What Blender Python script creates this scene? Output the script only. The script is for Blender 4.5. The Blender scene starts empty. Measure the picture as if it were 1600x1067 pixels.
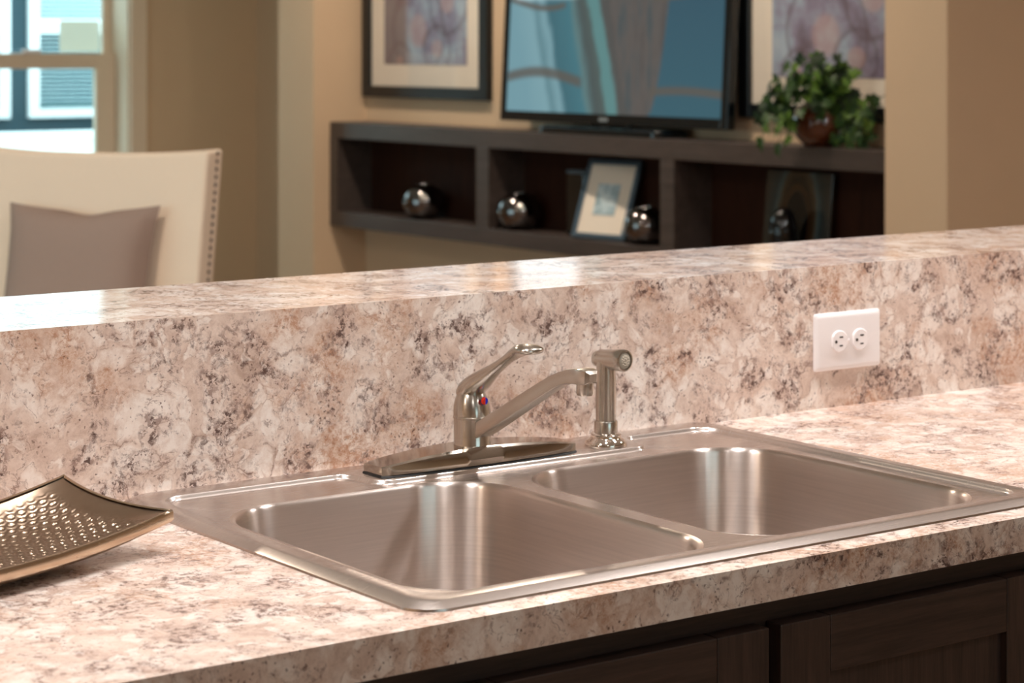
import bpy, bmesh, math, random
from mathutils import Vector, Matrix
from mathutils.geometry import delaunay_2d_cdt

S = bpy.context.scene
COL = S.collection
PI = math.pi
random.seed(7)
Z0 = 0.914                       # counter height above the floor

# ------------------------------------------------------------------ camera
cam = bpy.data.cameras.new('camera')
camo = bpy.data.objects.new('camera', cam)
COL.objects.link(camo)
CAM = Vector((-1.0626, -1.6017, 0.4911 + Z0))
camo.location = CAM
camo.rotation_euler = (PI / 2, 0, -0.6272)
cam.sensor_width = 36
cam.lens = 3489.3 / 1600 * 36
cam.shift_y = -(533.5 - 70.865) / 1600
cam.clip_start = 0.05
cam.dof.use_dof = True
cam.dof.focus_distance = 2.35
cam.dof.aperture_fstop = 9.5
S.camera = camo

# ------------------------------------------------------------------ colour management
S.view_settings.view_transform = 'Standard'
S.view_settings.look = 'None'
S.view_settings.gamma = 1
S.view_settings.exposure = 0.0
S.view_settings.use_curve_mapping = False

# ------------------------------------------------------------------ world: bright overcast sky
w = bpy.data.worlds.new('sky')
S.world = w
w.use_nodes = True
bg = w.node_tree.nodes['Background']
bg.inputs['Color'].default_value = (0.70, 0.93, 1.0, 1)
bg.inputs['Strength'].default_value = 3.5

# ------------------------------------------------------------------ lamps (each gets its fixture further down)
WARM = (1.0, 0.84, 0.68)
NEUT = (1.0, 0.965, 0.95)
LAMPS = [  # x, y, watts, colour, label
    (0.42, 0.22, 24, NEUT, 'recessed ceiling light straight above the double sink'),
    (-0.75, 0.22, 20, NEUT, 'recessed ceiling light above the counter left of the sink'),
    (1.60, 0.22, 24, NEUT, 'recessed ceiling light above the counter right of the sink'),
    (-0.60, -1.9, 6, NEUT, 'recessed ceiling light behind the camera on the left'),
    (1.20, -1.9, 6, NEUT, 'recessed ceiling light behind the camera on the right'),
    (3.20, 0.25, 30, NEUT, 'unseen ceiling light added to brighten the walls on the right'),  # unseen lamp, added to lift the right-hand walls
    (-2.60, 0.10, 16, WARM, 'recessed ceiling light at the left end of the kitchen'),
    (0.50, 3.30, 25, WARM, 'unseen ceiling light added to brighten the dining chair'),  # unseen lamp, put in to light the chair front
    (3.45, 6.20, 26, WARM, 'recessed ceiling light nearest the left picture on the alcove wall'),
    (3.45, 4.45, 26, WARM, 'recessed ceiling light nearest the potted ivy'),
]
CEIL = 2.75
for (x, y, p, c, lab) in LAMPS:
    L = bpy.data.lights.new('ceiling_light_lamp', 'AREA')
    L.shape = 'DISK'; L.size = 0.14; L.energy = p; L.color = c
    o = bpy.data.objects.new('ceiling_light_lamp', L)
    o.location = (x, y, CEIL - 0.012)
    COL.objects.link(o)

# light portals in the three windows (they only guide sampling of the sky)
def portal(loc, rot, sx, sy):
    L = bpy.data.lights.new('window_portal', 'AREA')
    L.shape = 'RECTANGLE'; L.size = sx; L.size_y = sy
    L.cycles.is_portal = True
    o = bpy.data.objects.new('window_portal', L)
    o.location = loc; o.rotation_euler = rot
    COL.objects.link(o)
portal((-3.62, 4.5, 1.2), (0, -PI / 2, 0), 1.95, 4.2)
portal((0.4, -4.12, 1.75), (PI / 2, 0, 0), 1.8, .9)
portal((3.26, 9.23, 1.41), (-PI / 2, 0, 0), 1.75, 2.0)

# ================================================================== helpers
def tag(o, label=None, cat=None, group=None, kind=None):
    if label: o['label'] = label
    if cat: o['category'] = cat
    if group: o['group'] = group
    if kind: o['kind'] = kind
    return o

def thing(name, label, cat, loc=(0, 0, 0), rotz=0, group=None):
    o = bpy.data.objects.new(name, None)
    COL.objects.link(o)
    o.location = loc; o.rotation_euler = (0, 0, rotz)
    o.empty_display_size = 0.05
    return tag(o, label, cat, group)

def link(name, me, mat, parent=None, loc=None):
    o = bpy.data.objects.new(name, me)
    COL.objects.link(o)
    if mat is not None and len(me.materials) == 0:
        me.materials.append(mat)
    if parent is not None: o.parent = parent
    if loc is not None: o.location = loc
    return o

class MB:
    """collects geometry for ONE mesh object"""
    def __init__(s): s.v = []; s.f = []; s.sm = []
    def add(s, v, f, smooth=False):
        n = len(s.v)
        s.v += [tuple(p) for p in v]
        s.f += [tuple(i + n for i in q) for q in f]
        s.sm += [smooth] * len(f)
        return s
    def box(s, x0, x1, y0, y1, z0, z1, b=0.0):
        if b > 0:
            bm = bmesh.new()
            r = bmesh.ops.create_cube(bm, size=1)
            for q in bm.verts:
                q.co = Vector(((x0 + x1) / 2 + q.co.x * (x1 - x0), (y0 + y1) / 2 + q.co.y * (y1 - y0), (z0 + z1) / 2 + q.co.z * (z1 - z0)))
            bmesh.ops.bevel(bm, geom=list(bm.edges), offset=b, segments=2, profile=0.5, affect='EDGES')
            s.bm(bm); bm.free()
            return s
        v = [(x0, y0, z0), (x1, y0, z0), (x1, y1, z0), (x0, y1, z0), (x0, y0, z1), (x1, y0, z1), (x1, y1, z1), (x0, y1, z1)]
        return s.add(v, [(0, 3, 2, 1), (4, 5, 6, 7), (0, 1, 5, 4), (1, 2, 6, 5), (2, 3, 7, 6), (3, 0, 4, 7)])
    def bm(s, bm, smooth=False):
        bm.verts.index_update()
        return s.add([q.co[:] for q in bm.verts], [[q.index for q in f.verts] for f in bm.faces], smooth)
    def rings(s, rings, cap0=False, cap1=False, smooth=True, closed=True):
        n = len(rings[0]); v = [p for r in rings for p in r]; f = []
        for i in range(len(rings) - 1):
            for j in range(n if closed else n - 1):
                k = (j + 1) % n
                f.append((i * n + j, i * n + k, (i + 1) * n + k, (i + 1) * n + j))
        if cap0: f.append(tuple(range(n - 1, -1, -1)))
        if cap1: f.append(tuple((len(rings) - 1) * n + j for j in range(n)))
        return s.add(v, f, smooth)
    def lathe(s, prof, n=40, c=(0, 0, 0), axis=None):
        """prof = [(r, z)...] spun about z, or about axis"""
        M = Matrix.Identity(3)
        if axis is not None: M = Vector((0, 0, 1)).rotation_difference(Vector(axis).normalized()).to_matrix()
        rings = [[tuple(M @ Vector((r * math.cos(2 * PI * j / n), r * math.sin(2 * PI * j / n), z)) + Vector(c)) for j in range(n)] for r, z in prof]
        return s.rings(rings, prof[0][0] > 1e-6 and False, False)
    def build(s, name, mat, parent=None, loc=None, smooth=None, angle=None):
        me = bpy.data.meshes.new(name)
        me.from_pydata(s.v, [], s.f)
        me.update()
        bm = bmesh.new(); bm.from_mesh(me)
        bmesh.ops.remove_doubles(bm, verts=bm.verts, dist=1e-6)
        bmesh.ops.recalc_face_normals(bm, faces=bm.faces)
        if smooth is None: smooth = any(s.sm)
        for f in bm.faces: f.smooth = smooth
        if smooth:
            a = math.radians(angle or 40)
            for e in bm.edges:
                if len(e.link_faces) == 2 and e.calc_face_angle(0) > a: e.smooth = False
        bm.to_mesh(me); bm.free()
        return link(name, me, mat, parent, loc)

def rrect(x0, x1, y0, y1, r, z, n=12):
    r = max(r, 1e-4); P = []
    for cx, cy, a0 in ((x1 - r, y0 + r, -PI / 2), (x1 - r, y1 - r, 0), (x0 + r, y1 - r, PI / 2), (x0 + r, y0 + r, PI)):
        for i in range(n + 1):
            a = a0 + PI / 2 * i / n
            P.append((cx + r * math.cos(a), cy + r * math.sin(a), z))
    return P

def fillet(pts, seg=10):
    """polygon [(x, y, r)] counter-clockwise -> dense rounded outline"""
    out = []; n = len(pts)
    for i in range(n):
        p = Vector(pts[i][:2]); a = Vector(pts[i - 1][:2]); b = Vector(pts[(i + 1) % n][:2]); r = pts[i][2]
        d1 = (a - p).normalized(); d2 = (b - p).normalized()
        ang = d1.angle(d2); t = r / math.tan(ang / 2)
        c = p + (d1 + d2).normalized() * (r / math.sin(ang / 2))
        s0 = p + d1 * t; s1 = p + d2 * t
        a0 = math.atan2(*(s0 - c).yx); a1 = math.atan2(*(s1 - c).yx)
        da = (a1 - a0 + PI) % (2 * PI) - PI
        for k in range(seg + 1):
            q = a0 + da * k / seg
            out.append((c.x + r * math.cos(q), c.y + r * math.sin(q)))
    return out

def offset(poly, d):
    """move a counter-clockwise outline inwards by d"""
    n = len(poly); out = []
    for i in range(n):
        a = Vector(poly[i - 1]); p = Vector(poly[i]); b = Vector(poly[(i + 1) % n])
        t = ((p - a).normalized() + (b - p).normalized()).normalized()
        out.append((p.x - t.y * d, p.y + t.x * d))
    return out

def inside(p, poly):
    x, y = p; c = False; n = len(poly)
    for i in range(n):
        x1, y1 = poly[i][:2]; x2, y2 = poly[i - 1][:2]
        if (y1 > y) != (y2 > y) and x < (x2 - x1) * (y - y1) / (y2 - y1) + x1: c = not c
    return c

def region(outer, holes, z):
    """flat triangulated region between an outline and holes"""
    V = []; E = []
    for L in [outer] + holes:
        k = len(V); V += [Vector(p[:2]) for p in L]
        E += [(k + i, k + (i + 1) % len(L)) for i in range(len(L))]
    v, e, f, *_ = delaunay_2d_cdt(V, E, [], 0, 1e-7)
    F = []
    for t in f:
        c = sum((v[i] for i in t), Vector((0, 0))) / len(t)
        if inside(c, outer) and not any(inside(c, h) for h in holes): F.append(tuple(t))
    return [(p.x, p.y, z) for p in v], F

def loft(path, sections, n=20, power=2.0, up=Vector((0, 0, 1))):
    """superellipse sections (half width, half height) along a list of points"""
    P = [Vector(p) for p in path]; R = []
    for i, p in enumerate(P):
        t = (P[min(i + 1, len(P) - 1)] - P[max(i - 1, 0)]).normalized()
        side = t.cross(up).normalized(); nn = side.cross(t).normalized()
        a, b = sections[i]; ring = []
        for j in range(n):
            q = 2 * PI * j / n; cc, ss = math.cos(q), math.sin(q)
            ring.append(tuple(p + side * a * math.copysign(abs(cc) ** (2 / power), cc) + nn * b * math.copysign(abs(ss) ** (2 / power), ss)))
        R.append(ring)
    return R

# ================================================================== materials
class NT:
    def __init__(s, name):
        s.m = bpy.data.materials.new(name); s.m.use_nodes = True
        s.t = s.m.node_tree; s.n = s.t.nodes; s.l = s.t.links
        s.b = s.n['Principled BSDF']; s._co = None
    def co(s):
        if s._co is None: s._co = s.n.new('ShaderNodeTexCoord')
        return s._co.outputs['Object']
    def set(s, k, v):
        if hasattr(v, 'is_output'): s.l.new(v, s.b.inputs[k])
        else: s.b.inputs[k].default_value = v if not (isinstance(v, tuple) and len(v) == 3) else (*v, 1)
        return s
    def put(s, sock, v):
        if hasattr(v, 'is_output'): s.l.new(v, sock)
        else: sock.default_value = v
    def mapping(s, scale=(1, 1, 1), rot=(0, 0, 0), loc=(0, 0, 0), vec=None):
        m = s.n.new('ShaderNodeMapping')
        m.inputs['Scale'].default_value = scale; m.inputs['Rotation'].default_value = rot; m.inputs['Location'].default_value = loc
        s.l.new(vec or s.co(), m.inputs['Vector']); return m.outputs[0]
    def noise(s, scale, detail=4, rough=0.5, vec=None, dist=0.0, out='Fac'):
        m = s.n.new('ShaderNodeTexNoise')
        m.inputs['Scale'].default_value = scale; m.inputs['Detail'].default_value = detail
        m.inputs['Roughness'].default_value = rough; m.inputs['Distortion'].default_value = dist
        s.l.new(vec or s.co(), m.inputs['Vector']); return m.outputs[out]
    def voro(s, scale, vec=None, feature='F1', out='Distance', rand=1.0):
        m = s.n.new('ShaderNodeTexVoronoi'); m.feature = feature
        m.inputs['Scale'].default_value = scale; m.inputs['Randomness'].default_value = rand
        s.l.new(vec or s.co(), m.inputs['Vector']); return m.outputs[out]
    def ramp(s, fac, stops, interp='LINEAR'):
        m = s.n.new('ShaderNodeValToRGB'); m.color_ramp.interpolation = interp
        e = m.color_ramp.elements
        while len(e) < len(stops): e.new(0.5)
        for q, (p, c) in zip(e, stops):
            q.position = p; q.color = (*c, 1) if isinstance(c, tuple) else (c, c, c, 1)
        s.l.new(fac, m.inputs[0]); return m.outputs[0]
    def mix(s, fac, a, b, mode='MIX'):
        m = s.n.new('ShaderNodeMix'); m.data_type = 'RGBA'; m.blend_type = mode
        s.put(m.inputs[0], fac)
        for k, v in ((6, a), (7, b)):
            s.put(m.inputs[k], (*v, 1) if isinstance(v, tuple) and len(v) == 3 else v)
        return m.outputs[2]
    def math(s, op, a, b=None, c=None):
        m = s.n.new('ShaderNodeMath'); m.operation = op
        for i, v in enumerate((a, b, c)):
            if v is not None: s.put(m.inputs[i], v)
        return m.outputs[0]
    def vmath(s, op, a, b):
        m = s.n.new('ShaderNodeVectorMath'); m.operation = op
        s.put(m.inputs[0], a); s.put(m.inputs[1], b); return m.outputs[0]
    def sep(s, vec=None):
        m = s.n.new('ShaderNodeSeparateXYZ'); s.l.new(vec or s.co(), m.inputs[0]); return m.outputs
    def bump(s, h, strength=0.2, dist=0.001):
        m = s.n.new('ShaderNodeBump'); m.inputs['Strength'].default_value = strength; m.inputs['Distance'].default_value = dist
        s.l.new(h, m.inputs['Height']); s.l.new(m.outputs[0], s.b.inputs['Normal']); return s
    def tangent(s, vec=None, radial=False):
        if radial:
            m = s.n.new('ShaderNodeTangent'); m.direction_type = 'RADIAL'; m.axis = 'Z'; o = m.outputs[0]
        else:
            m = s.n.new('ShaderNodeCombineXYZ')
            for i in range(3): m.inputs[i].default_value = vec[i]
            o = m.outputs[0]
        s.l.new(o, s.b.inputs['Tangent']); return s

def srgb(r, g, b):
    f = lambda c: (c / 255 / 12.92) if c <= 10.3 else ((c / 255 + 0.055) / 1.055) ** 2.4
    return (f(r), f(g), f(b))

def plain(name, col, rough=0.5, metal=0.0, spec=0.5, var=0.08, scale=30, bump=0.0, coat=0.0):
    t = NT(name)
    n = t.noise(scale, 3)
    t.set('Base Color', t.mix(n, tuple(c * (1 - var) for c in col), tuple(min(1, c * (1 + var)) for c in col)))
    t.set('Roughness', rough).set('Metallic', metal).set('Specular IOR Level', spec)
    if coat: t.set('Coat Weight', coat)
    if bump: t.bump(n, bump, 0.002)
    return t.m

# speckled cream / taupe / rust stone-pattern laminate
def laminate(name):
    t = NT(name)
    P = t.co()
    def off(v, x, y, z): return t.vmath('ADD', v, (x, y, z))
    def warp(v, sc, amt, det=3):
        n = t.noise(sc, det, 0.6, v, out='Color')
        return t.vmath('ADD', v, t.vmath('MULTIPLY', t.vmath('SUBTRACT', n, (0.5, 0.5, 0.5)), (amt, amt, amt)))
    mul = lambda a, b: t.math('MULTIPLY', a, b)
    W1 = warp(P, 11, 0.07)
    W = warp(W1, 70, 0.016, 4)
    F = warp(P, 160, 0.008, 3)
    # ground: mottled cream, sharp grained
    c = t.ramp(t.noise(20, 12, 0.72, W), [(0.34, srgb(190, 164, 146)), (0.45, srgb(217, 194, 177)), (0.55, srgb(229, 210, 194)), (0.66, srgb(240, 227, 214))])
    gr = t.ramp(t.noise(130, 8, 0.8, F), [(0.36, 1.0), (0.50, 0.0)])
    c = t.mix(mul(gr, 0.42), c, srgb(178, 148, 132))
    # pale crystals with crisp outlines, two sizes
    for sc, lo, sd in ((26, 0.62, 0.0), (60, 0.70, 4.0)):
        V = off(W, sd, sd * 2, 1)
        on = t.ramp(t.sep(t.voro(sc, V, 'F1', 'Color'))[0], [(lo, 0.0), (lo + .02, 1.0)])
        ed = t.voro(sc, V, 'DISTANCE_TO_EDGE')
        inn = t.ramp(ed, [(0.02, 0.0), (0.16, 1.0)])
        pg = t.ramp(t.noise(90, 6, 0.75, F), [(0.36, 0.25), (0.58, 0.85)])
        c = t.mix(mul(mul(on, inn), pg), c, srgb(244, 234, 222))
        rim = mul(on, t.ramp(ed, [(0.0, 1.0), (0.05, 0.0)]))
        brk = t.ramp(t.noise(60, 4, 0.7, off(P, 5, sd, 8)), [(0.48, 0.0), (0.58, 1.0)])
        c = t.mix(mul(mul(rim, brk), 0.7), c, srgb(122, 96, 86))
    # rust / ochre granular drifts
    r1 = t.ramp(t.noise(9, 5, 0.6, off(W1, 3.1, 1.7, 5.2)), [(0.51, 0.0), (0.64, 1.0)])
    r2 = t.ramp(t.noise(150, 5, 0.8, F), [(0.44, 0.0), (0.60, 1.0)])
    c = t.mix(mul(r1, 0.30), c, srgb(214, 178, 148))
    c = t.mix(mul(mul(r1, r2), 0.8), c, srgb(178, 126, 92))
    # taupe clusters of small dark crystals
    d1 = t.ramp(t.noise(15, 6, 0.66, off(W1, 9.3, 4.4, 1.2)), [(0.495, 0.0), (0.60, 1.0)])
    d2 = t.ramp(t.noise(105, 4, 0.74, off(F, 2, 7, 3)), [(0.48, 0.0), (0.53, 1.0)])
    d3 = t.ramp(t.noise(130, 3, 0.6, off(F, 6, 2, 3)), [(0.50, 0.0), (0.55, 1.0)])
    c = t.mix(mul(d1, 0.22), c, srgb(186, 160, 150))
    c = t.mix(mul(mul(d1, d2), 0.70), c, srgb(134, 108, 98))
    c = t.mix(mul(mul(d1, d3), mul(d2, 0.85)), c, srgb(86, 66, 60))
    # hairline veins where the drifts break up
    v1 = t.ramp(t.math('ABSOLUTE', t.math('SUBTRACT', t.noise(15, 6, 0.65, off(W, 7, 3, 2)), 0.5)), [(0.0, 1.0), (0.012, 0.0)])
    v2 = t.ramp(t.noise(22, 4, 0.6, off(P, 5, 1, 8)), [(0.50, 0.0), (0.60, 1.0)])
    c = t.mix(mul(mul(v1, v2), 0.75), c, srgb(126, 96, 84))
    # pepper grains
    s2 = t.ramp(t.noise(20, 5, 0.7, off(P, 1, 6, 2)), [(0.50, 0.0), (0.58, 1.0)])
    s1 = t.ramp(t.voro(170, F), [(0.16, 1.0), (0.26, 0.0)])
    c = t.mix(mul(mul(s1, s2), 0.8), c, srgb(98, 72, 62))
    s4 = t.ramp(t.voro(75, W), [(0.10, 1.0), (0.20, 0.0)])
    c = t.mix(mul(mul(s4, d2), 0.7), c, srgb(104, 80, 74))
    c = t.mix(1.0, c, (0.98, 0.98, 1.02), 'MULTIPLY')
    t.set('Base Color', c).set('Roughness', 0.12).set('Specular IOR Level', 0.5)
    return t.m

def steel(name, col, rough, aniso, stretch, radial=False, tan=(1, 0, 0), bump=0.06, var=.07, rv=.10):
    t = NT(name)
    n = t.noise(1.0, 4, 0.6, t.mapping(stretch))
    t.set('Base Color', t.mix(n, tuple(c * (1 - var) for c in col), tuple(min(1, c * (1 + var)) for c in col)))
    t.set('Metallic', 1.0)
    t.set('Roughness', t.math('MULTIPLY_ADD', n, rv, rough - rv / 2))
    t.set('Anisotropic', aniso)
    t.tangent(tan, radial)
    t.bump(n, bump, 0.0008)
    return t.m

def wood(name, dark, light, grain=(2.5, 60, 60), rough=0.45, bump=0.15):
    t = NT(name)
    v = t.mapping(grain)
    n = t.noise(1.0, 6, 0.65, v, 0.6)
    f = t.noise(4.0, 4, 0.7, v)
    t.set('Base Color', t.ramp(t.math('MULTIPLY_ADD', f, 0.4, t.math('MULTIPLY', n, 0.6)), [(0.32, dark), (0.68, light)]))
    t.set('Roughness', rough)
    t.bump(f, bump, 0.0015)
    return t.m

M_lam = laminate('stone_pattern_laminate')
M_deck = steel('brushed_steel_deck', srgb(216, 206, 200), 0.27, 0.5, (25, 1100, 25), tan=(0, 1, 0), bump=0.0, var=.025, rv=.03)
M_basin = steel('brushed_steel_basin', srgb(222, 211, 204), 0.31, 0.96, (9, 9, 420), tan=(0, 0, 1), bump=0.004, var=.13, rv=.05)
M_nickel = steel('brushed_nickel', srgb(198, 191, 182), 0.24, 0.5, (60, 60, 900), tan=(0, 0, 1), bump=0.02)
M_nickel2 = steel('polished_nickel', srgb(198, 191, 182), 0.15, 0.0, (40, 40, 40), bump=0.0)
M_chrome = plain('chrome', srgb(225, 218, 210), 0.06, 1.0, var=0.02)
M_rubber = plain('black_rubber', srgb(18, 17, 17), 0.6)
M_dish = steel('hammered_alloy', srgb(172, 150, 130), 0.30, 0.0, (120, 120, 120), bump=0.0)
M_dishrim = steel('brushed_alloy_edge', srgb(205, 184, 160), 0.26, 0.3, (20, 20, 300), bump=0.05)
M_white = plain('white_plastic', srgb(240, 234, 234), 0.25, var=0.01)
M_slot = plain('slot_shadow_plastic', srgb(40, 34, 32), 0.6)
M_red = plain('red_enamel', srgb(214, 40, 22), 0.25, var=0.02)
M_blue = plain('blue_enamel', srgb(24, 40, 190), 0.25, var=0.02)
M_cab = wood('dark_oak_vertical', srgb(34, 25, 22), srgb(74, 57, 50), (70, 70, 4), 0.42)
M_cabh = wood('dark_oak_horizontal', srgb(34, 25, 22), srgb(74, 57, 50), (4, 70, 70), 0.42)
M_wall = plain('beige_wall_paint', srgb(205, 178, 148), 0.75, var=0.02, scale=8, spec=0.2)
M_ceil = plain('white_ceiling_paint', srgb(232, 228, 220), 0.85, var=0.02, spec=0.1)
M_floor = wood('brown_plank_floor', srgb(92, 66, 46), srgb(140, 106, 78), (1.5, 18, 18), 0.4)
M_almond = plain('almond_window_vinyl', srgb(226, 206, 182), 0.45, var=0.02)
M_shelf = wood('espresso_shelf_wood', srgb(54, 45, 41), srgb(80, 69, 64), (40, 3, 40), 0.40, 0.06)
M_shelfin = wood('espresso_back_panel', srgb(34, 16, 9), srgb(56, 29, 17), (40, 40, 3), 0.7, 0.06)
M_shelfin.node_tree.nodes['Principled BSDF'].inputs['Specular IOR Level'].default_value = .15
M_black = plain('black_satin_frame', srgb(20, 22, 24), 0.3)
M_tvb = plain('glossy_black_bezel', srgb(14, 20, 24), 0.08)
M_mat = plain('cream_mat_board', srgb(226, 214, 198), 0.8, var=0.02)
M_linen = plain('cream_linen', srgb(238, 220, 200), 0.85, var=0.06, scale=400, spec=0.2, bump=0.3)
M_taupe = plain('taupe_woven_cotton', srgb(158, 138, 128), 0.9, var=0.16, scale=500, spec=0.15, bump=0.4)
M_bronze = plain('dark_bronze_nail', srgb(92, 74, 62), 0.35, 0.9)
M_mercury = plain('smoked_mirror_glass', srgb(120, 116, 116), 0.10, 1.0, var=0.5, scale=28)
M_frame = plain('pewter_blue_frame', srgb(96, 116, 132), 0.30, 0.6)
M_vase = plain('brown_glazed_ceramic', srgb(74, 36, 18), 0.14, var=0.5, scale=14, coat=0.6)
M_darkglass = plain('black_glass', srgb(14, 13, 14), 0.04)
M_light = bpy.data.materials.new('lamp_lens'); M_light.use_nodes = True
b = M_light.node_tree.nodes['Principled BSDF']
b.inputs['Emission Color'].default_value = (1, 0.88, 0.74, 1); b.inputs['Emission Strength'].default_value = 12

def glass(name, tint=(1, 1, 1)):
    m = bpy.data.materials.new(name); m.use_nodes = True
    n = m.node_tree.nodes; l = m.node_tree.links
    n.remove(n['Principled BSDF'])
    tr = n.new('ShaderNodeBsdfTransparent'); tr.inputs[0].default_value = (*tint, 1)
    gl = n.new('ShaderNodeBsdfGlossy'); gl.inputs['Roughness'].default_value = 0.02
    lw = n.new('ShaderNodeLayerWeight'); lw.inputs['Blend'].default_value = 0.5
    pw_ = n.new('ShaderNodeMath'); pw_.operation = 'POWER'; pw_.inputs[1].default_value = 5
    l.new(lw.outputs['Facing'], pw_.inputs[0])
    fr = n.new('ShaderNodeMath'); fr.operation = 'MULTIPLY_ADD'; fr.inputs[1].default_value = .9; fr.inputs[2].default_value = .035
    l.new(pw_.outputs[0], fr.inputs[0])
    mx = n.new('ShaderNodeMixShader')
    l.new(fr.outputs[0], mx.inputs[0]); l.new(tr.outputs[0], mx.inputs[1]); l.new(gl.outputs[0], mx.inputs[2])
    l.new(mx.outputs[0], n['Material Output'].inputs['Surface'])
    return m
M_glass = glass('window_glass', (0.93, 0.98, 0.98))
M_glazing = glass('picture_glazing', (1, 1, 1))

# ================================================================== the setting
def struct(name, mb, mat, label=None):
    o = mb.build(name, mat)
    o['kind'] = 'structure'
    if label: o['label'] = label
    return o

XL, XR, YB, YF = -3.5, 4.91, -4.0, 8.998
struct('floor', MB().box(XL - .2, XR + .2, YB - .2, YF + .25, -0.1, 0), M_floor)
struct('ceiling', MB().box(XL - .2, XR + .2, YB - .2, YF + .25, CEIL, CEIL + .1), M_ceil)
struct('wall_right', MB().box(XR, XR + .14, YB, YF + .25, 0, CEIL), M_wall)
# far wall with the dining window
WX0, WX1, WZ0, WZ1 = 2.36, 4.157, 0.40, 2.42
struct('wall_far', MB().box(XL - .2, WX0, YF, YF + .25, 0, CEIL).box(WX1, XR + .14, YF, YF + .25, 0, CEIL)
       .box(WX0, WX1, YF, YF + .25, 0, WZ0).box(WX0, WX1, YF, YF + .25, WZ1, CEIL), M_wall)
# left wall with a broad window
struct('wall_left', MB().box(XL - .2, XL, YB, 2.4, 0, CEIL).box(XL - .2, XL, 6.6, YF, 0, CEIL)
       .box(XL - .2, XL, 2.4, 6.6, 0, .22).box(XL - .2, XL, 2.4, 6.6, 2.18, CEIL), M_wall)
# wall behind the camera, its unseen window added for streaks in the sink
struct('wall_back', MB().box(XL - .2, -.5, YB - .2, YB, 0, CEIL).box(1.3, XR + .14, YB - .2, YB, 0, CEIL)
       .box(-.5, 1.3, YB - .2, YB, 0, 1.3).box(-.5, 1.3, YB - .2, YB, 2.2, CEIL), M_wall)
# television alcove between two piers
XO, XW, XS, XT = 4.1474, 4.4274, 4.2314, 4.2974
struct('wall_alcove', MB().box(XW, XW + .15, 3.533, 7.118, 0, CEIL), M_wall)
struct('wall_pier_far', MB().box(XO, XR, 7.118, 7.436, 0, CEIL), M_wall)
struct('wall_pier_near', MB().box(XO, XR, 3.263, 3.533, 0, CEIL), M_wall)
# half wall behind the counter, carrying the raised bar
struct('wall_half', MB().box(-2.3, XR, .61, .89, 0, Z0 + .154), M_wall)

# ---- the dining window: casing, jamb, two sashes
def window(name, x0, x1, z0, z1, y, depth, rail):
    o = MB()
    t = .0925
    o.box(x0 - t, x0, y - .02, y, z0 - .09, z1 + t, .003).box(x1, x1 + t, y - .02, y, z0 - .09, z1 + t, .003)
    o.box(x0 - t, x1 + t, y - .022, y, z1, z1 + t, .003)
    o.box(x0 - t, x1 + t, y - .022, y, z0 - .09, z0 - .02, .003)
    r = o.build(name, M_almond); r['kind'] = 'structure'
    MB().box(x0 - t - .02, x1 + t + .02, y - .05, y + depth, z0 - .02, z0, .003).build('window_sill', M_almond, r)
    # jamb lining
    MB().box(x0, x0 + .012, y, y + depth, z0, z1).box(x1 - .012, x1, y, y + depth, z0, z1).box(x0 + .012, x1 - .012, y, y + depth, z1 - .012, z1).build('jamb', M_almond, r)
    yo = y + depth
    a, b = x0 + .012, x1 - .012
    s = .105
    fr = MB()
    fr.box(a, a + s, yo - .06, yo - .02, z0, rail + .04, .003).box(b - s, b, yo - .06, yo - .02, z0, rail + .04, .003)
    fr.box(a + s, b - s, yo - .06, yo - .02, z0, z0 + s, .003).box(a + s, b - s, yo - .06, yo - .02, rail - .04, rail + .04, .003)
    low = fr.build('lower_sash', M_almond, r)
    fu = MB()
    s2 = .045
    fu.box(a, a + s2, yo - .018, yo + .02, rail, z1 - .012, .003).box(b - s2, b, yo - .018, yo + .02, rail, z1 - .012, .003)
    fu.box(a + s2, b - s2, yo - .018, yo + .02, z1 - .06, z1 - .012, .003).box(a + s2, b - s2, yo - .018, yo + .02, rail - .03, rail + .02, .003)
    up = fu.build('upper_sash', M_almond, r)
    MB().box(a + s, b - s, yo - .043, yo - .037, z0 + s, rail - .04).build('pane', M_glass, low)
    MB().box(a + s2, b - s2, yo - .002, yo + .004, rail + .02, z1 - .06).build('pane', M_glass, up)
    return r, up
win, upsash = window('window_1', WX0, WX1, WZ0, WZ1, YF, .21, 1.324)
LK = MB().box(3.62, 3.72, YF + .128, YF + .15, 1.364, 1.385, .004).build('sash_lock', M_white, win)
# paper label stuck on the upper pane
t = NT('pale_printed_paper')
ln = t.ramp(t.math('SINE', t.math('MULTIPLY', t.sep()[2], 520)), [(0.3, srgb(246, 242, 232)), (0.8, srgb(222, 218, 206))])
t.set('Base Color', ln).set('Roughness', 0.8)
tl = t.n.new('ShaderNodeBsdfTranslucent'); mx = t.n.new('ShaderNodeMixShader'); mx.inputs[0].default_value = .6
t.l.new(ln, tl.inputs[0]); t.l.new(t.b.outputs[0], mx.inputs[1]); t.l.new(tl.outputs[0], mx.inputs[2]); t.l.new(mx.outputs[0], t.n['Material Output'].inputs['Surface'])
STK = MB().box(3.86, 4.085, YF + .2085, YF + .2105, 1.372, 1.535).build('paper_label', t.m, upsash)
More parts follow.
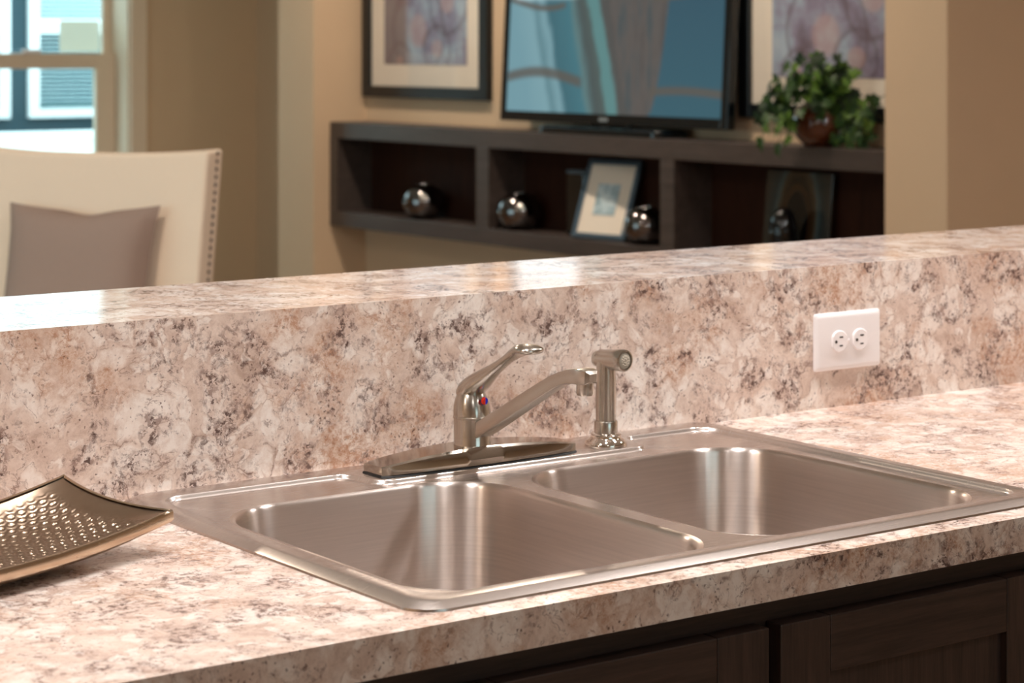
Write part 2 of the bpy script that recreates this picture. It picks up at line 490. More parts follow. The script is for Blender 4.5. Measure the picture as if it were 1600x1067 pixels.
# left and back windows: plain frames with glass
def side_window(name, pts, axis):
    r = MB()
    a0, a1, z0, z1, p = pts
    def bx(mb, u0, u1, v0, v1, d=.05):
        if axis == 'x': mb.box(p - d, p, u0, u1, v0, v1)
        else: mb.box(u0, u1, p - d, p, v0, v1)
    n = 3 if a1 - a0 > 2.5 else 2
    bx(r, a0, a1, z0, z0 + .07); bx(r, a0, a1, z1 - .07, z1)
    for k in range(n + 1):
        c = a0 + .035 + (a1 - a0 - .07) * k / n
        bx(r, c - .035, c + .035, z0 + .07, z1 - .07)
    o = r.build(name, M_almond); o['kind'] = 'structure'
    for k in range(n):
        c0 = a0 + .07 + (a1 - a0 - .07) * k / n; c1 = a0 + (a1 - a0 - .07) * (k + 1) / n
        g = MB()
        if axis == 'x': g.box(p - .03, p - .024, c0, c1, z0 + .07, z1 - .07)
        else: g.box(c0, c1, p - .03, p - .024, z0 + .07, z1 - .07)
        g.build('pane', M_glass, o)
side_window('window_2', (2.4, 6.6, .22, 2.18, XL - .06), 'x')
side_window('window_3', (-.5, 1.3, 1.3, 2.2, YB - .06), 'y')

# ceiling light fixtures (the lamps themselves are placed at the top)
for (x, y, p, c, lab) in LAMPS:
    r = thing('ceiling_light', lab, 'light', (x, y, CEIL - .012), group='recessed ceiling lights')
    MB().lathe([(.078, .012), (.105, .012), (.105, .004), (.098, -.001), (.080, .002), (.078, .012)], 32).build('trim_ring', M_ceil, r)
    MB().lathe([(.0001, .0105), (.077, .0105)], 32).build('lens', M_light, r)

# ================================================================== outside the dining window
struct('ground', MB().box(-40, 40, YF + .4, 60, -.4, -.3), plain('pale_concrete', srgb(205, 208, 204), .9))
hs = thing('neighbour_house', 'blue-grey neighbouring house with white-framed windows seen through the dining window', 'house', (0, 15, -.3))
M_siding = plain('blue_grey_siding', srgb(38, 66, 76), .7)
M_trimw = plain('white_house_trim', srgb(244, 247, 246), .5)
M_blind = plain('pale_teal_blind', srgb(66, 108, 114), .6)
M_blindw = plain('sky_sheen_blind_slats', srgb(150, 180, 184), .6)  # upper slats: reflected sky put into the paler colour
hw = MB()
holes = [(4.9, 6.03), (6.25, 7.4)]
hw.box(-2, 4.9, 0, .2, 0, 2.96).box(7.4, 14, 0, .2, 0, 2.96).box(6.03, 6.25, 0, .2, 0, 2.96)
hw.box(4.9, 6.03, 0, .2, 0, 1.15).box(6.25, 7.4, 0, .2, 0, 1.15).box(4.9, 6.03, 0, .2, 2.9, 2.96).box(6.25, 7.4, 0, .2, 2.9, 2.96)
hw.build('house_wall', M_siding, hs)
MB().box(-2.1, 14.1, -.12, 4.0, 2.96, 3.14, .01).build('flat_roof', M_trimw, hs)
for (a, b_) in holes:
    f = MB()
    f.box(a - .03, a + .055, -.05, .05, 1.13, 2.93).box(b_ - .055, b_ + .03, -.05, .05, 1.13, 2.93)
    f.box(a + .055, b_ - .055, -.05, .05, 1.13, 1.20).box(a + .055, b_ - .055, -.05, .05, 2.84, 2.93).box(a + .055, b_ - .055, -.03, .05, 1.80, 1.885)
    fo = f.build('house_window', M_trimw, hs)
    s1 = MB(); s2 = MB()
    for k in range(int((2.84 - 1.19) / .034)):
        z = 1.20 + k * .034
        if 1.79 < z < 1.89: continue
        (s1 if z < 1.79 else s2).add([(a + .055, .10, z), (b_ - .055, .10, z), (b_ - .055, .12, z + .031), (a + .055, .12, z + .031)], [(0, 1, 2, 3)])
    s1.build('blind_slats', M_blind, fo)['kind'] = 'stuff'
    s2.build('blind_slats', M_blindw, fo)['kind'] = 'stuff'
gw = thing('garden_wall', 'low white garden wall below the neighbouring house windows', 'wall', (0, 14.2, -.3))
MB().box(-3, 14, -.1, .1, 0, .99).build('wall_body', M_trimw, gw)
MB().box(-3, 14, -.14, .14, .99, 1.05, .01).build('coping', M_trimw, gw)

# ================================================================== counter, backsplash, bar
ct = MB()
for bx in ((-2.3, .016), (.822, XR)): ct.box(bx[0], bx[1], -.0315, .598, -.036, 0)
ct.box(.016, .822, -.0315, .016, -.036, 0).box(.016, .822, .582, .598, -.036, 0)
o = ct.build('countertop', M_lam, loc=(0, 0, Z0))
tag(o, 'lower cream and taupe stone-patterned laminate countertop around the sink', 'countertop')
o = MB().box(-2.3, XR, .5981, .6099, 0, .1925).build('backsplash', M_lam, loc=(0, 0, Z0))
tag(o, 'speckled laminate backsplash rising from the counter behind the faucet', 'backsplash')
o = MB().box(-2.3, XO, .6100, .901, .1545, .1925).build('bar_top', M_lam, loc=(0, 0, Z0))
tag(o, 'raised speckled laminate bar top above the backsplash', 'bar top')

# ================================================================== base cabinet under the sink
cb = thing('base_cabinet', 'dark oak base cabinet with recessed-panel doors below the sink', 'cabinet', (0, 0, Z0))
ff = MB()
yf0, yf1 = .012, .032
ff.box(-2.28, XR - .01, yf0, yf1, -.098, -.0365).box(-2.28, XR - .01, yf0, yf1, -.80, -.74)
for a, b_ in ((-2.28, -2.2), (-.04, .04), (.37, .44), (.76, .86), (XR - .09, XR - .01)): ff.box(a, b_, yf0, yf1, -.74, -.098)
ff.build('face_frame', M_cabh, cb)
MB().box(-2.2, -.04, yf0 + .004, yf1, -.74, -.098).box(.86, XR - .09, yf0 + .004, yf1, -.74, -.098).build('front_panel', M_cab, cb)
MB().box(-2.28, -2.26, yf1, .59, -.80, -.037).box(XR - .03, XR - .01, yf1, .59, -.80, -.037).box(-2.26, XR - .03, yf1, .59, -.80, -.78).build('carcass', M_cab, cb)
MB().box(-2.28, XR - .01, .09, .11, -.914, -.80).build('toe_kick', M_black, cb)
def cab_door(x0, x1, z0, z1):
    y0, y1 = -.010, .0115
    st, rl = .066, .056
    d = MB().box(x0 + st - .005, x1 - st + .005, y0 + .009, y1 - .004, z0 + rl - .005, z1 - rl + .005).build('door', M_cab, cb)
    MB().box(x0, x0 + st, y0, y1, z0, z1, .0015).build('stile', M_cab, d)
    MB().box(x1 - st, x1, y0, y1, z0, z1, .0015).build('stile', M_cab, d)
    MB().box(x0 + st, x1 - st, y0, y1, z1 - rl, z1, .0015).build('rail', M_cabh, d)
    MB().box(x0 + st, x1 - st, y0, y1, z0, z0 + rl, .0015).build('rail', M_cabh, d)
cab_door(.010, .3965, -.72, -.068)
cab_door(.4115, .7985, -.72, -.068)

# ================================================================== double-bowl sink
W, D = .838, .5975
sk = thing('double_sink', 'stainless steel double-bowl drop-in kitchen sink set in the counter', 'sink', (0, 0, Z0))
dk = MB()
out = [(0, 0, 0.0002), (.0006, .0006, .0022), (.003, .003, .0032), (.0115, .0085, .0062), (.0135, .0105, .0068), (.016, .012, .0069)]
rs = [rrect(i, W - i, i, D - j, .034 - i * .6, z) for i, j, z in out]
dk.rings(rs)
rec = fillet([(.029, .031, .032), (.809, .031, .032), (.809, .556, .032), (.668, .556, .020), (.660, .493, .022), (.278, .493, .022), (.268, .556, .020), (.029, .556, .032)])
ZD = .0015
dk.add(*region(rs[-1], [rec], .0069), True)
stp = [(0, .0069), (.0005, .0067), (.0012, .0059), (.0022, .0041), (.0032, .0026), (.0040, .0019), (.0052, ZD)]
ro = [[(x, y, z) for x, y in offset(rec, d)] for d, z in stp]
dk.rings(ro)
B = [(.052, .386, .035, .477, .082), (.427, .776, .044, .458, .082)]
lipo = .0085
lips = [rrect(a - lipo, b_ + lipo, c - lipo * .8, d + lipo * .6, r + lipo * .7, ZD, 16) for a, b_, c, d, r in B]
dk.add(*region(ro[-1], lips, ZD), True)
dko = dk.build('sink_deck', M_deck, sk, angle=30)
for (a, b_, c, d, r), lp, nm in zip(B, lips, ('left', 'right')):
    cx, cy = (a + b_) / 2, (c + d) / 2
    rg = [lp]
    for f, z in ((.55, .0012), (.25, .0001), (.05, -.0020), (0, -.0045)):
        rg.append(rrect(a - lipo * f, b_ + lipo * f, c - lipo * .8 * f, d + lipo * .6 * f, r + lipo * .7 * f, z, 16))
    prof = [(.0012, -.010), (.0025, -.03), (.004, -.055), (.0055, -.08), (.007, -.105), (.0085, -.130), (.010, -.145)]
    R = .032
    for k in range(1, 8):
        q = PI / 2 * k / 7
        prof.append((.010 + R * (1 - math.cos(q)), -.145 - R * math.sin(q)))
    for i, z in prof: rg.append(rrect(a + i, b_ - i, c + i, d - i, max(r - i * .55, .03), z, 16))
    zf = prof[-1][1]
    n = len(rg[-1])
    dr = .045
    last = rg[-1]
    rg.append([(cx + (x - cx) * .5 , cy + (y - cy) * .5, zf - .001) for x, y, z in last])
    rg.append([(cx + dr * math.cos(math.atan2(y - cy, x - cx)), cy + dr * math.sin(math.atan2(y - cy, x - cx)), zf - .002) for x, y, z in last])
    rg = [[(x - cx, y - cy, z) for x, y, z in q] for q in rg]
    bo = MB().rings(rg).build('basin', M_basin, sk, (cx, cy, 0), angle=60)
    bo['label'] = nm + ' bowl of the sink'
    MB().lathe([(.046, zf - .0018), (.042, zf - .001), (.036, zf - .006), (.030, zf - .012), (.0001, zf - .012)], 32).build('drain', M_chrome, bo)

# ================================================================== faucet
fx, fy = .422, .525
fc = thing('kitchen_faucet', 'brushed nickel single-lever faucet on the sink ledge', 'faucet', (fx, fy, Z0 + .0069))
def plate(z_off, h0, h1, grow, name, mat, top=True):
    m = MB(); Rg = []
    N = 40; H = .1365 + grow
    for i in range(N + 1):
        x = -H + 2 * H * i / N
        q = min(abs(x) / H, 1)
        e = 1 - q * q
        endr = 1.0 if q < .93 else math.sqrt(max(0.0, 1 - ((q - .93) / .07) ** 2)) * .12 + .88
        wb = (.0215 + .0085 * e + grow) * endr
        wt = (.0185 + .0040 * e) * endr
        h = h0 + h1 * e
        Rg.append([(x, -wb, z_off), (x, -wb, z_off + h * .35), (x, -wt - .003, z_off + h * .86), (x, -wt, z_off + h), (x, wt, z_off + h), (x, wt + .003, z_off + h * .86), (x, wb, z_off + h * .35), (x, wb, z_off)])
    m.rings(Rg, True, True)
    return m.build(name, mat, fc, angle=24)
plate(0.0, .0025, 0, .0012, 'gasket', M_rubber)
plate(.0025, .0095, .0100, 0, 'base_plate', M_nickel2)
zb = .018
MB().lathe([(.0001, zb), (.0222, zb), (.0222, zb + .002), (.0218, zb + .003), (.0218, zb + .034), (.0226, zb + .0345), (.0226, zb + .0365), (.0219, zb + .037), (.0001, zb + .037)], 48).build('body', M_nickel, fc, angle=35)
zc = zb + .037
az = math.radians(-85)
dirv = Vector((math.cos(az), math.sin(az), 0))
# domed cap that carries the lever
cap = MB()
rgs = []
for k in range(15):
    q = k / 14
    rr = max(.0005, .0219 * math.sqrt(max(0, 1 - (q * .995) ** 2.0)))
    zz = zc + .0375 * q
    lean = -dirv * .0035 * q
    rgs.append([(rr * math.cos(2 * PI * j / 40) + lean.x, rr * math.sin(2 * PI * j / 40) + lean.y, zz) for j in range(40)])
cap.rings(rgs, False, True)
capo = cap.build('cap', M_nickel, fc, angle=60)
lv = [(-.0170, .0165, .0050, .0040), (-.0150, .0195, .0105, .0070), (-.0100, .0250, .0155, .0095), (-.0030, .0305, .0182, .0112), (.0060, .0360, .0182, .0118), (.0160, .0422, .0155, .0112), (.0275, .0495, .0120, .0092), (.0400, .0575, .0092, .0070),
      (.0530, .0655, .0082, .0058), (.0650, .0730, .0084, .0054), (.0760, .0795, .0100, .0064), (.0850, .0838, .0132, .0070), (.0930, .0858, .0162, .0066), (.1010, .0862, .0172, .0056), (.1070, .0858, .0158, .0046), (.1115, .0852, .0115, .0034), (.1135, .0850, .005, .0018)]
zl = zc
pth = [dirv * L + Vector((0, 0, zl + z)) for L, z, a, b_ in lv]
MB().rings(loft(pth, [(a, b_) for L, z, a, b_ in lv], 28, 2.2), True, True).build('lever_handle', M_nickel, fc, angle=60)
# hot / cold button
for s, mm, nm in ((-1, M_red, 'hot_indicator'), (1, M_blue, 'cold_indicator')):
    m = MB()
    side = Vector((0, 0, 1)).cross(dirv)
    c0 = dirv * .0212 + Vector((0, 0, zc + .019))
    ring = [[], []]
    for k in range(13):
        a = (-PI / 2 + PI * k / 12)
        for q, d in ((0, 0.0), (1, .0024)):
            rr = .0046 * (1 if q == 0 else .85)
            p = c0 + dirv * d + side * (s * rr * math.cos(a)) + Vector((0, 0, rr * math.sin(a)))
            ring[q].append(tuple(p))
    m.rings(ring, True, True, smooth=False)
    m.build(nm, mm, fc)['label'] = ('red' if s < 0 else 'blue') + ' half of the temperature button'
# spout: flat-topped tube rising forward
sp = [(.012, .0335, .0118, .0086), (.030, .0425, .0116, .0085), (.060, .0590, .0110, .0082), (.095, .0785, .0103, .0078), (.125, .0950, .0098, .0075), (.146, .1062, .0096, .0073), (.160, .1122, .0098, .0071), (.174, .1160, .0106, .0078), (.185, .1174, .0114, .0084), (.195, .1174, .0114, .0084), (.202, .1172, .0096, .0074), (.2055, .1168, .0055, .0045)]
MB().rings(loft([dirv * L + Vector((0, 0, z + .004)) for L, z, a, b_ in sp], [(a, b_) for L, z, a, b_ in sp], 24, 20.0), True, True).build('spout', M_nickel, fc, angle=18)
ap = dirv * .193 + Vector((0, 0, 0))
MB().lathe([(.0001, .1195), (.0095, .1195), (.0098, .116), (.0100, .1035), (.0092, .1010), (.0075, .1010), (.0072, .1035), (.0001, .1035)], 32, (ap.x, ap.y, 0)).build('aerator', M_nickel, fc, angle=35)

# ================================================================== side sprayer
sy = thing('side_sprayer', 'brushed nickel pull-out side sprayer standing right of the faucet', 'sprayer', (.618, .523, Z0 + .0069))
MB().lathe([(.0001, 0), (.0255, 0), (.0262, .0015), (.0255, .004), (.0225, .0075), (.0195, .009), (.0185, .0105), (.0188, .0135), (.0165, .0155), (.0001, .0155)], 40).build('base_ring', M_chrome, sy, angle=50)
MB().lathe([(.0001, .015), (.0143, .015), (.0143, .0285), (.0135, .030), (.0001, .030)], 40).build('collar', M_nickel, sy, angle=40)
wd = []
for k in range(15):
    q = k / 14; z = .030 + .072 * q; r0 = .0122 + .0008 * math.sin(q * PI) - .0008 * q; ring = []
    for j in range(48):
        a = 2 * PI * j / 48
        fl = 1 - .07 * max(0, math.cos(5 * (a + PI / 2))) ** 2 * (1 if -PI < ((a + PI / 2 + PI) % (2 * PI) - PI) < PI and abs(((a + PI / 2 + PI) % (2 * PI)) - PI) < 1.2 else 0)
        ring.append((r0 * fl * math.cos(a), r0 * fl * math.sin(a), z))
    wd.append(ring)
MB().rings(wd, True, True).build('wand', M_nickel, sy, angle=50)
hd = Vector((.12, -.98, .05)).normalized()
hc = Vector((0, .004, .1035))
MB().lathe([(.0001, -.0165), (.006, -.0155), (.0095, -.012), (.0114, -.005), (.0118, .003), (.0124, .016), (.0132, .026), (.0135, .034), (.0128, .0365), (.0112, .037), (.0106, .0345), (.0001, .0345)], 40, tuple(hc), hd).build('head', M_nickel, sy, angle=40)
noz = MB().lathe([(.0001, .0362), (.0085, .0362), (.0098, .0352), (.0102, .034)], 32, tuple(hc), hd).build('nozzle', plain('grey_nozzle_plastic', srgb(168, 160, 146), .5), sy, angle=40)
jets = MB()
u1 = hd.orthogonal().normalized(); u2 = hd.cross(u1)
for rr, n in ((.0028, 6), (.0058, 11)):
    for k in range(n):
        p = hc + hd * .0361 + (u1 * math.cos(2 * PI * k / n) + u2 * math.sin(2 * PI * k / n)) * rr
        jets.lathe([(.0007, 0), (.0005, .0012), (.0001, .0013)], 8, tuple(p), hd)
jets.build('jets', M_mat, noz)['kind'] = 'stuff'

# ================================================================== power outlet
pl = thing('power_outlet', 'white horizontal double power outlet on the backsplash', 'outlet', (1.0945, .5980, Z0 + .0895))
m = MB()
m.rings([[(x, y, z) for x, z, y in rrect(-hx, hx, -hz, hz, .004, y, 5)] for hx, hz, y in ((.0615, .0385, 0), (.0622, .0392, -.0012), (.0618, .0388, -.003), (.058, .035, -.0058), (.056, .033, -.0062))], True, True, True)
m.build('cover_plate', M_white, pl, angle=30)
for sx in (-1, 1):
    rr = []
    for rad, y in ((.0150, -.0060), (.0148, -.0082), (.0138, -.0090)):
        ring = []
        for k in range(40):
            a = 2 * PI * k / 40
            ring.append((max(-.0135, min(.0135, rad * math.cos(a))), y, rad * math.sin(a)))
        rr.append(ring)
    rc = MB().rings(rr, False, True).build('receptacle', M_white, pl, (sx * .0195, 0, 0), angle=35)
    MB().box(-.001, .0055, -.0093, -.0086, .0048, .0068).build('slot', M_slot, rc)
    MB().box(-.001, .0050, -.0093, -.0086, -.0066, -.0048).build('slot', M_slot, rc)
    MB().lathe([(.0001, .0005), (.0022, .0005), (.0022, -.0002)], 16, (-.0075, -.0090, 0), (0, -1, 0)).build('ground_slot', M_slot, rc)
MB().lathe([(.0001, .0012), (.0020, .0010), (.0026, 0)], 16, (0, -.0060, 0), (0, -1, 0)).build('screw', M_white, pl)

# ================================================================== hammered metal tray
tr = thing('hammered_tray', 'hammered champagne-coloured metal tray with upturned corners on the counter left of the sink', 'tray', (0, 0, Z0))
A = Vector((-.058, .347)); C2 = Vector((-.105, .491))
e1 = Vector((-.95, -.31)).normalized(); LT = .4314
def traypt(s, v):
    """s 0..1 along the long side from the right end, v 0..1 front to back"""
    q = 2 * s - 1
    bow = .012 * (1 - q * q)
    p = A + e1 * (LT * s) + (C2 - A) * v
    ev = (C2 - A).normalized()
    p = p + ev * (-bow * (1 - v) + bow * v) * 0.8
    p = p + (-e1) * 0.010 * (1 - (2 * v - 1) ** 2) * (1 if s < .5 else -1) * abs(q) ** 3 * -1
    zf = .0255 + .0145 * q * q
    zk = .0345 + .0225 * q * q
    rim = zf + (zk - zf) * v - .018 * v * (1 - v) * 4 * .22
    w = 1 - (1 - abs(q) ** 3.2) * (1 - abs(2 * v - 1) ** 2.6)
    base = .0125
    return p, base + (rim - base) * w, w
NS, NV = 420, 160
tv, tf = [], []
for i in range(NS + 1):
    for j in range(NV + 1):
        s, v = i / NS, j / NV
        p, z, wq = traypt(s, v)
        X, Y = s * LT, v * .1515
        d = min(X, LT - X) / .020; d2 = min(Y, .1515 - Y) / .016
        mk = max(0, min(1, (d - 1) * 2)) * max(0, min(1, (d2 - .55) * 2))
        PX, PY = .0135, .0086
        row = math.floor(Y / PY)
        xx = X + (row % 2) * PX / 2 + .0012 * math.sin(row * 2.7)
        cxx = (math.floor(xx / PX) + .5) * PX
        rr = math.sqrt(((xx - cxx) / .0052) ** 2 + ((Y - (row + .5) * PY) / .0032) ** 2)
        h = 0.0
        if rr < 1.4: h = .0009 * math.exp(-((rr - .95) / .24) ** 2) - .0007 * max(0, 1 - (rr / .9) ** 2)
        tv.append((p.x, p.y, z + h * mk))
for i in range(NS):
    for j in range(NV):
        a = i * (NV + 1) + j
        tf.append((a, a + 1, a + NV + 2, a + NV + 1))
mt = MB().add(tv, tf, True).build('hammered_bowl', M_dish, tr, angle=70)
# thick underside and rounded edge band
bd = []
n1, n2 = 60, 30
edge = [(i / n1, 0) for i in range(n1)] + [(1, j / n2) for j in range(n2)] + [(1 - i / n1, 1) for i in range(n1)] + [(0, 1 - j / n2) for j in range(n2)]
ctr = traypt(.5, .5)[0]
Rg = []
for dz, din in ((0, .0035), (.0012, .0012), (.0006, -.0006), (-.002, -.0016), (-.0090, -.0018), (-.0112, .0002), (-.0121, .0030)):
    ring = []
    for s, v in edge:
        p, z, wq = traypt(s, v)
        inn = Vector((0, 0))
        if v == 0: inn += (C2 - A).normalized()
        if v == 1: inn -= (C2 - A).normalized()
        if s == 0: inn += e1
        if s == 1: inn -= e1
        if inn.length > 0: inn.normalize()
        q = p + inn * din
        zz = z + dz
        ring.append((q.x, q.y, max(zz, .0006)))
    Rg.append(ring)
MB().rings(Rg).build('edge_band', M_dishrim, tr, angle=50)
# underside follows the bowl and rests on the counter
un = [Rg[-1]]
for k in range(1, 25):
    f = 1 - k / 24 * .985
    ring = []
    for s, v in edge:
        p, z, wq = traypt(.5 + (s - .5) * f * .99, .5 + (v - .5) * f * .96)
        ring.append((p.x, p.y, max(.0005, z - .0120)))
    un.append(ring)
MB().rings(un, False, True).build('underside', M_dishrim, tr, angle=60)

# ================================================================== floating media shelf
SX0, SX1 = XS, XW - .001
sh = thing('media_shelf', 'dark espresso floating shelf unit with three open cubbies in the alcove', 'shelf', (0, 0, 0))
Y0, Y1 = 3.535, 7.116
MB().box(SX0, SX1, Y0, Y1, .985, 1.058, .002).build('top_board', M_shelf, sh)
MB().box(SX0, SX1, Y0, Y1, .586, .653, .002).build('bottom_board', M_shelf, sh)
for a, b_ in ((7.05, 7.116), (5.867, 5.955), (4.689, 4.768), (3.535, 3.60)):
    MB().box(SX0, SX1, a, b_, .653, .985).build('divider', M_shelf, sh)
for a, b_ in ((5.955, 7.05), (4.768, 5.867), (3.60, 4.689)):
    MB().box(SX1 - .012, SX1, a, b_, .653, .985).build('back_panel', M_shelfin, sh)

# ---- things in the cubbies
def spheroid(name, label, y, rx=.093, h=.150, x=None, mat=None, neck=True, cat='vase', group=None):
    r = thing(name, label, cat, (x or (XS + .084), y, .6535), group=group)
    prof = [(.0001, 0), (rx * .45, 0), (rx * .5, .001)]
    for k in range(1, 20):
        a = -PI / 2 * .68 + (PI / 2 * .68 + PI / 2 * .80) * k / 19
        prof.append((rx * math.cos(a) ** .9, h * .48 + h * .52 * math.sin(a)))
    tp = prof[-1]
    if neck:
        prof += [(tp[0] * .93, tp[1] + .004), (tp[0] * .85, tp[1] + .0035), (tp[0] * .82, tp[1] - .004), (tp[0] * 1.2, tp[1] - .012), (.0001, tp[1] - .03)]
    else:
        prof += [(tp[0] * .5, h * .995), (.0001, h)]
    MB().lathe(prof, 48).build('vase_body', mat or M_mercury, r, angle=50)
    return r
spheroid('mirrored_vase', 'squat smoked mirror-glass vase alone in the left cubby of the shelf', 6.47, group='mirrored vases on the shelf')
spheroid('mirrored_vase', 'squat smoked mirror-glass vase left of the photo frame in the middle cubby', 5.765, group='mirrored vases on the shelf')
spheroid('mirrored_vase', 'smoked mirror-glass vase partly behind the photo frame on its right side', 4.955, rx=.086, h=.140, group='mirrored vases on the shelf')
spheroid('black_glass_vase', 'black glass egg-shaped vase in front of the agate plaque', 4.165, rx=.052, h=.185, x=XS + .06, mat=M_darkglass, neck=False)

# leaning photo frame
pf = thing('photo_frame', 'small pewter-blue photo frame leaning in the middle cubby', 'photo frame', (XS + .012, 5.19, .6535), 0)
lean = math.radians(20)
def lean_box(mb, y0, y1, z0, z1, d0, d1, b=0):
    """box on a plane leaning back (+x) ; d = depth from its front face"""
    s, c = math.sin(lean), math.cos(lean)
    q = MB().box(d0, d1, y0, y1, z0, z1, b)
    mb.add([(x * c + z * s, y, z * c - x * s + .006) for x, y, z in q.v], q.f)
FW, FH = .136, .318
fr = MB()
lean_box(fr, -FW, -FW + .020, 0, FH, 0, .016, .002); lean_box(fr, FW - .020, FW, 0, FH, 0, .016, .002)
lean_box(fr, -FW + .020, FW - .020, 0, .020, 0, .016, .002); lean_box(fr, -FW + .020, FW - .020, FH - .020, FH, 0, .016, .002)
fr.build('frame', M_frame, pf)
m = MB(); lean_box(m, -FW + .02, FW - .02, .02, FH - .02, .006, .012); m.build('mat_board', M_mat, pf)
t = NT('pale_blue_photo')
t.set('Base Color', t.ramp(t.noise(16, 4, .6), [(.35, srgb(110, 132, 140)), (.5, srgb(168, 190, 198)), (.62, srgb(214, 226, 228))])).set('Roughness', .4)
m = MB(); lean_box(m, -.056, .056, .095, .220, .004, .0065); m.build('photo', t.m, pf)
pf.rotation_euler = (0, 0, math.radians(10))
pf.location = (XS + .028, 5.185, .6545)
# dark candle box behind the frame
cbx = thing('candle_holder', 'dark square glass candle holder behind the left side of the photo frame', 'candle holder', (XS + .125, 5.395, .6535))
MB().box(-.04, .04, -.055, .055, 0, .245, .004).build('holder_body', M_darkglass, cbx)
MB().box(-.041, .041, -.056, .056, .245, .257, .002).build('metal_rim', M_frame, cbx)
# agate plaque leaning on the back of the right cubby
ag = thing('agate_plaque', 'square polished agate plaque with brown rings leaning in the right cubby', 'plaque', (XS + .125, 4.185, .6535))
t = NT('agate_rings')
P = t.co(); s_ = t.sep(P)
dy = t.math('DIVIDE', s_[1], .62); dz = t.math('SUBTRACT', s_[2], .115)
dz = t.math('MULTIPLY', dz, .74)
r_ = t.math('SQRT', t.math('ADD', t.math('MULTIPLY', dy, dy), t.math('MULTIPLY', dz, dz)))
r_ = t.math('ADD', r_, t.math('MULTIPLY', t.math('SUBTRACT', t.noise(9, 3), .5), .06))
t.set('Base Color', t.ramp(r_, [(.05, srgb(14, 12, 12)), (.085, srgb(26, 20, 18)), (.10, srgb(66, 46, 26)), (.12, srgb(40, 28, 20)), (.15, srgb(76, 62, 44)), (.17, srgb(68, 84, 86)), (.20, srgb(46, 54, 54)), (.27, srgb(56, 52, 46))])).set('Roughness', .12)
m = MB()
ss, cc = math.sin(.10), math.cos(.10)
q = MB().box(0, .012, -.168, .168, 0, .305, .002)
m.add([(x * cc + z * ss, y, z * cc - x * ss + .0015) for x, y, z in q.v], q.f)
m.build('plaque_slab', t.m, ag)
# ================================================================== television
tvo = thing('television', 'large flat television showing teal and grey shapes standing on the shelf', 'television', (XT, 5.175, 1.0585))
TW, TH = .702, .84
tilt = math.radians(3.0)
def tvbox(mb, y0, y1, z0, z1, d0, d1, b=0):
    s, c = math.sin(tilt), math.cos(tilt)
    q = MB().box(d0, d1, y0, y1, z0, z1, b)
    mb.add([(x * c + (z - .045) * s, y, .045 + (z - .045) * c - x * s) for x, y, z in q.v], q.f)
m = MB(); tvbox(m, -TW, TW, .040, .040 + TH, .006, .040, .004); m.build('back_shell', M_tvb, tvo)
m = MB()
bz, bb = .036, .040
tvbox(m, -TW, -TW + bz, .040, .040 + TH, 0, .012, .002); tvbox(m, TW - bz, TW, .040, .040 + TH, 0, .012, .002)
tvbox(m, -TW + bz, TW - bz, .040, .040 + bb, 0, .012, .002); tvbox(m, -TW + bz, TW - bz, .040 + TH - bz, .040 + TH, 0, .012, .002)
bez = m.build('bezel', M_tvb, tvo)
# flat image on the screen, drawn as emission
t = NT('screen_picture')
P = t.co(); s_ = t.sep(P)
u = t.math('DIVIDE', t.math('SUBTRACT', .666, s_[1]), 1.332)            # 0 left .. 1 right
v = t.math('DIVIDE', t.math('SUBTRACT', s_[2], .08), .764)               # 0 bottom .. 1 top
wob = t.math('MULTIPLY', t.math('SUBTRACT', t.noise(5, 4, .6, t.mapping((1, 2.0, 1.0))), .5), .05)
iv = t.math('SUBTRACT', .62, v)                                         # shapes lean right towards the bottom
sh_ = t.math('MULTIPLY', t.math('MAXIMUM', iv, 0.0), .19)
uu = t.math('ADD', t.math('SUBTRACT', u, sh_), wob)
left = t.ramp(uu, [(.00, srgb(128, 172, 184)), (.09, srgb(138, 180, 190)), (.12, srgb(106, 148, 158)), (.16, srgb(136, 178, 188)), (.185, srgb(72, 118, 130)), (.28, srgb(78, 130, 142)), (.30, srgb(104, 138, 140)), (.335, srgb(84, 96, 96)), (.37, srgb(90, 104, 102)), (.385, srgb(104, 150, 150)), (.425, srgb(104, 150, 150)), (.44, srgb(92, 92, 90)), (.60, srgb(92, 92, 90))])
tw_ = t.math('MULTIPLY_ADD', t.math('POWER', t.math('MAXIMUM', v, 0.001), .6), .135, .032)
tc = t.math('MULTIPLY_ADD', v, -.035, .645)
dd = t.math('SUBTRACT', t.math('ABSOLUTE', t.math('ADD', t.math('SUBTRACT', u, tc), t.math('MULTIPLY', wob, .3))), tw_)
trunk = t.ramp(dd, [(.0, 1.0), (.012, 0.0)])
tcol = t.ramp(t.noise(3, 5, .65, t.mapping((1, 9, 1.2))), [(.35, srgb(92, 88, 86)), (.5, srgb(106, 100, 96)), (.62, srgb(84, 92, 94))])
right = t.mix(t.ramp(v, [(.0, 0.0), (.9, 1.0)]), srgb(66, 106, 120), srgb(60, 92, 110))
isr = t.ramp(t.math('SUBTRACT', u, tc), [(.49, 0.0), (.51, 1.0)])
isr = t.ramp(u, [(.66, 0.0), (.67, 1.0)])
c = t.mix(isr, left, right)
c = t.mix(trunk, c, tcol)
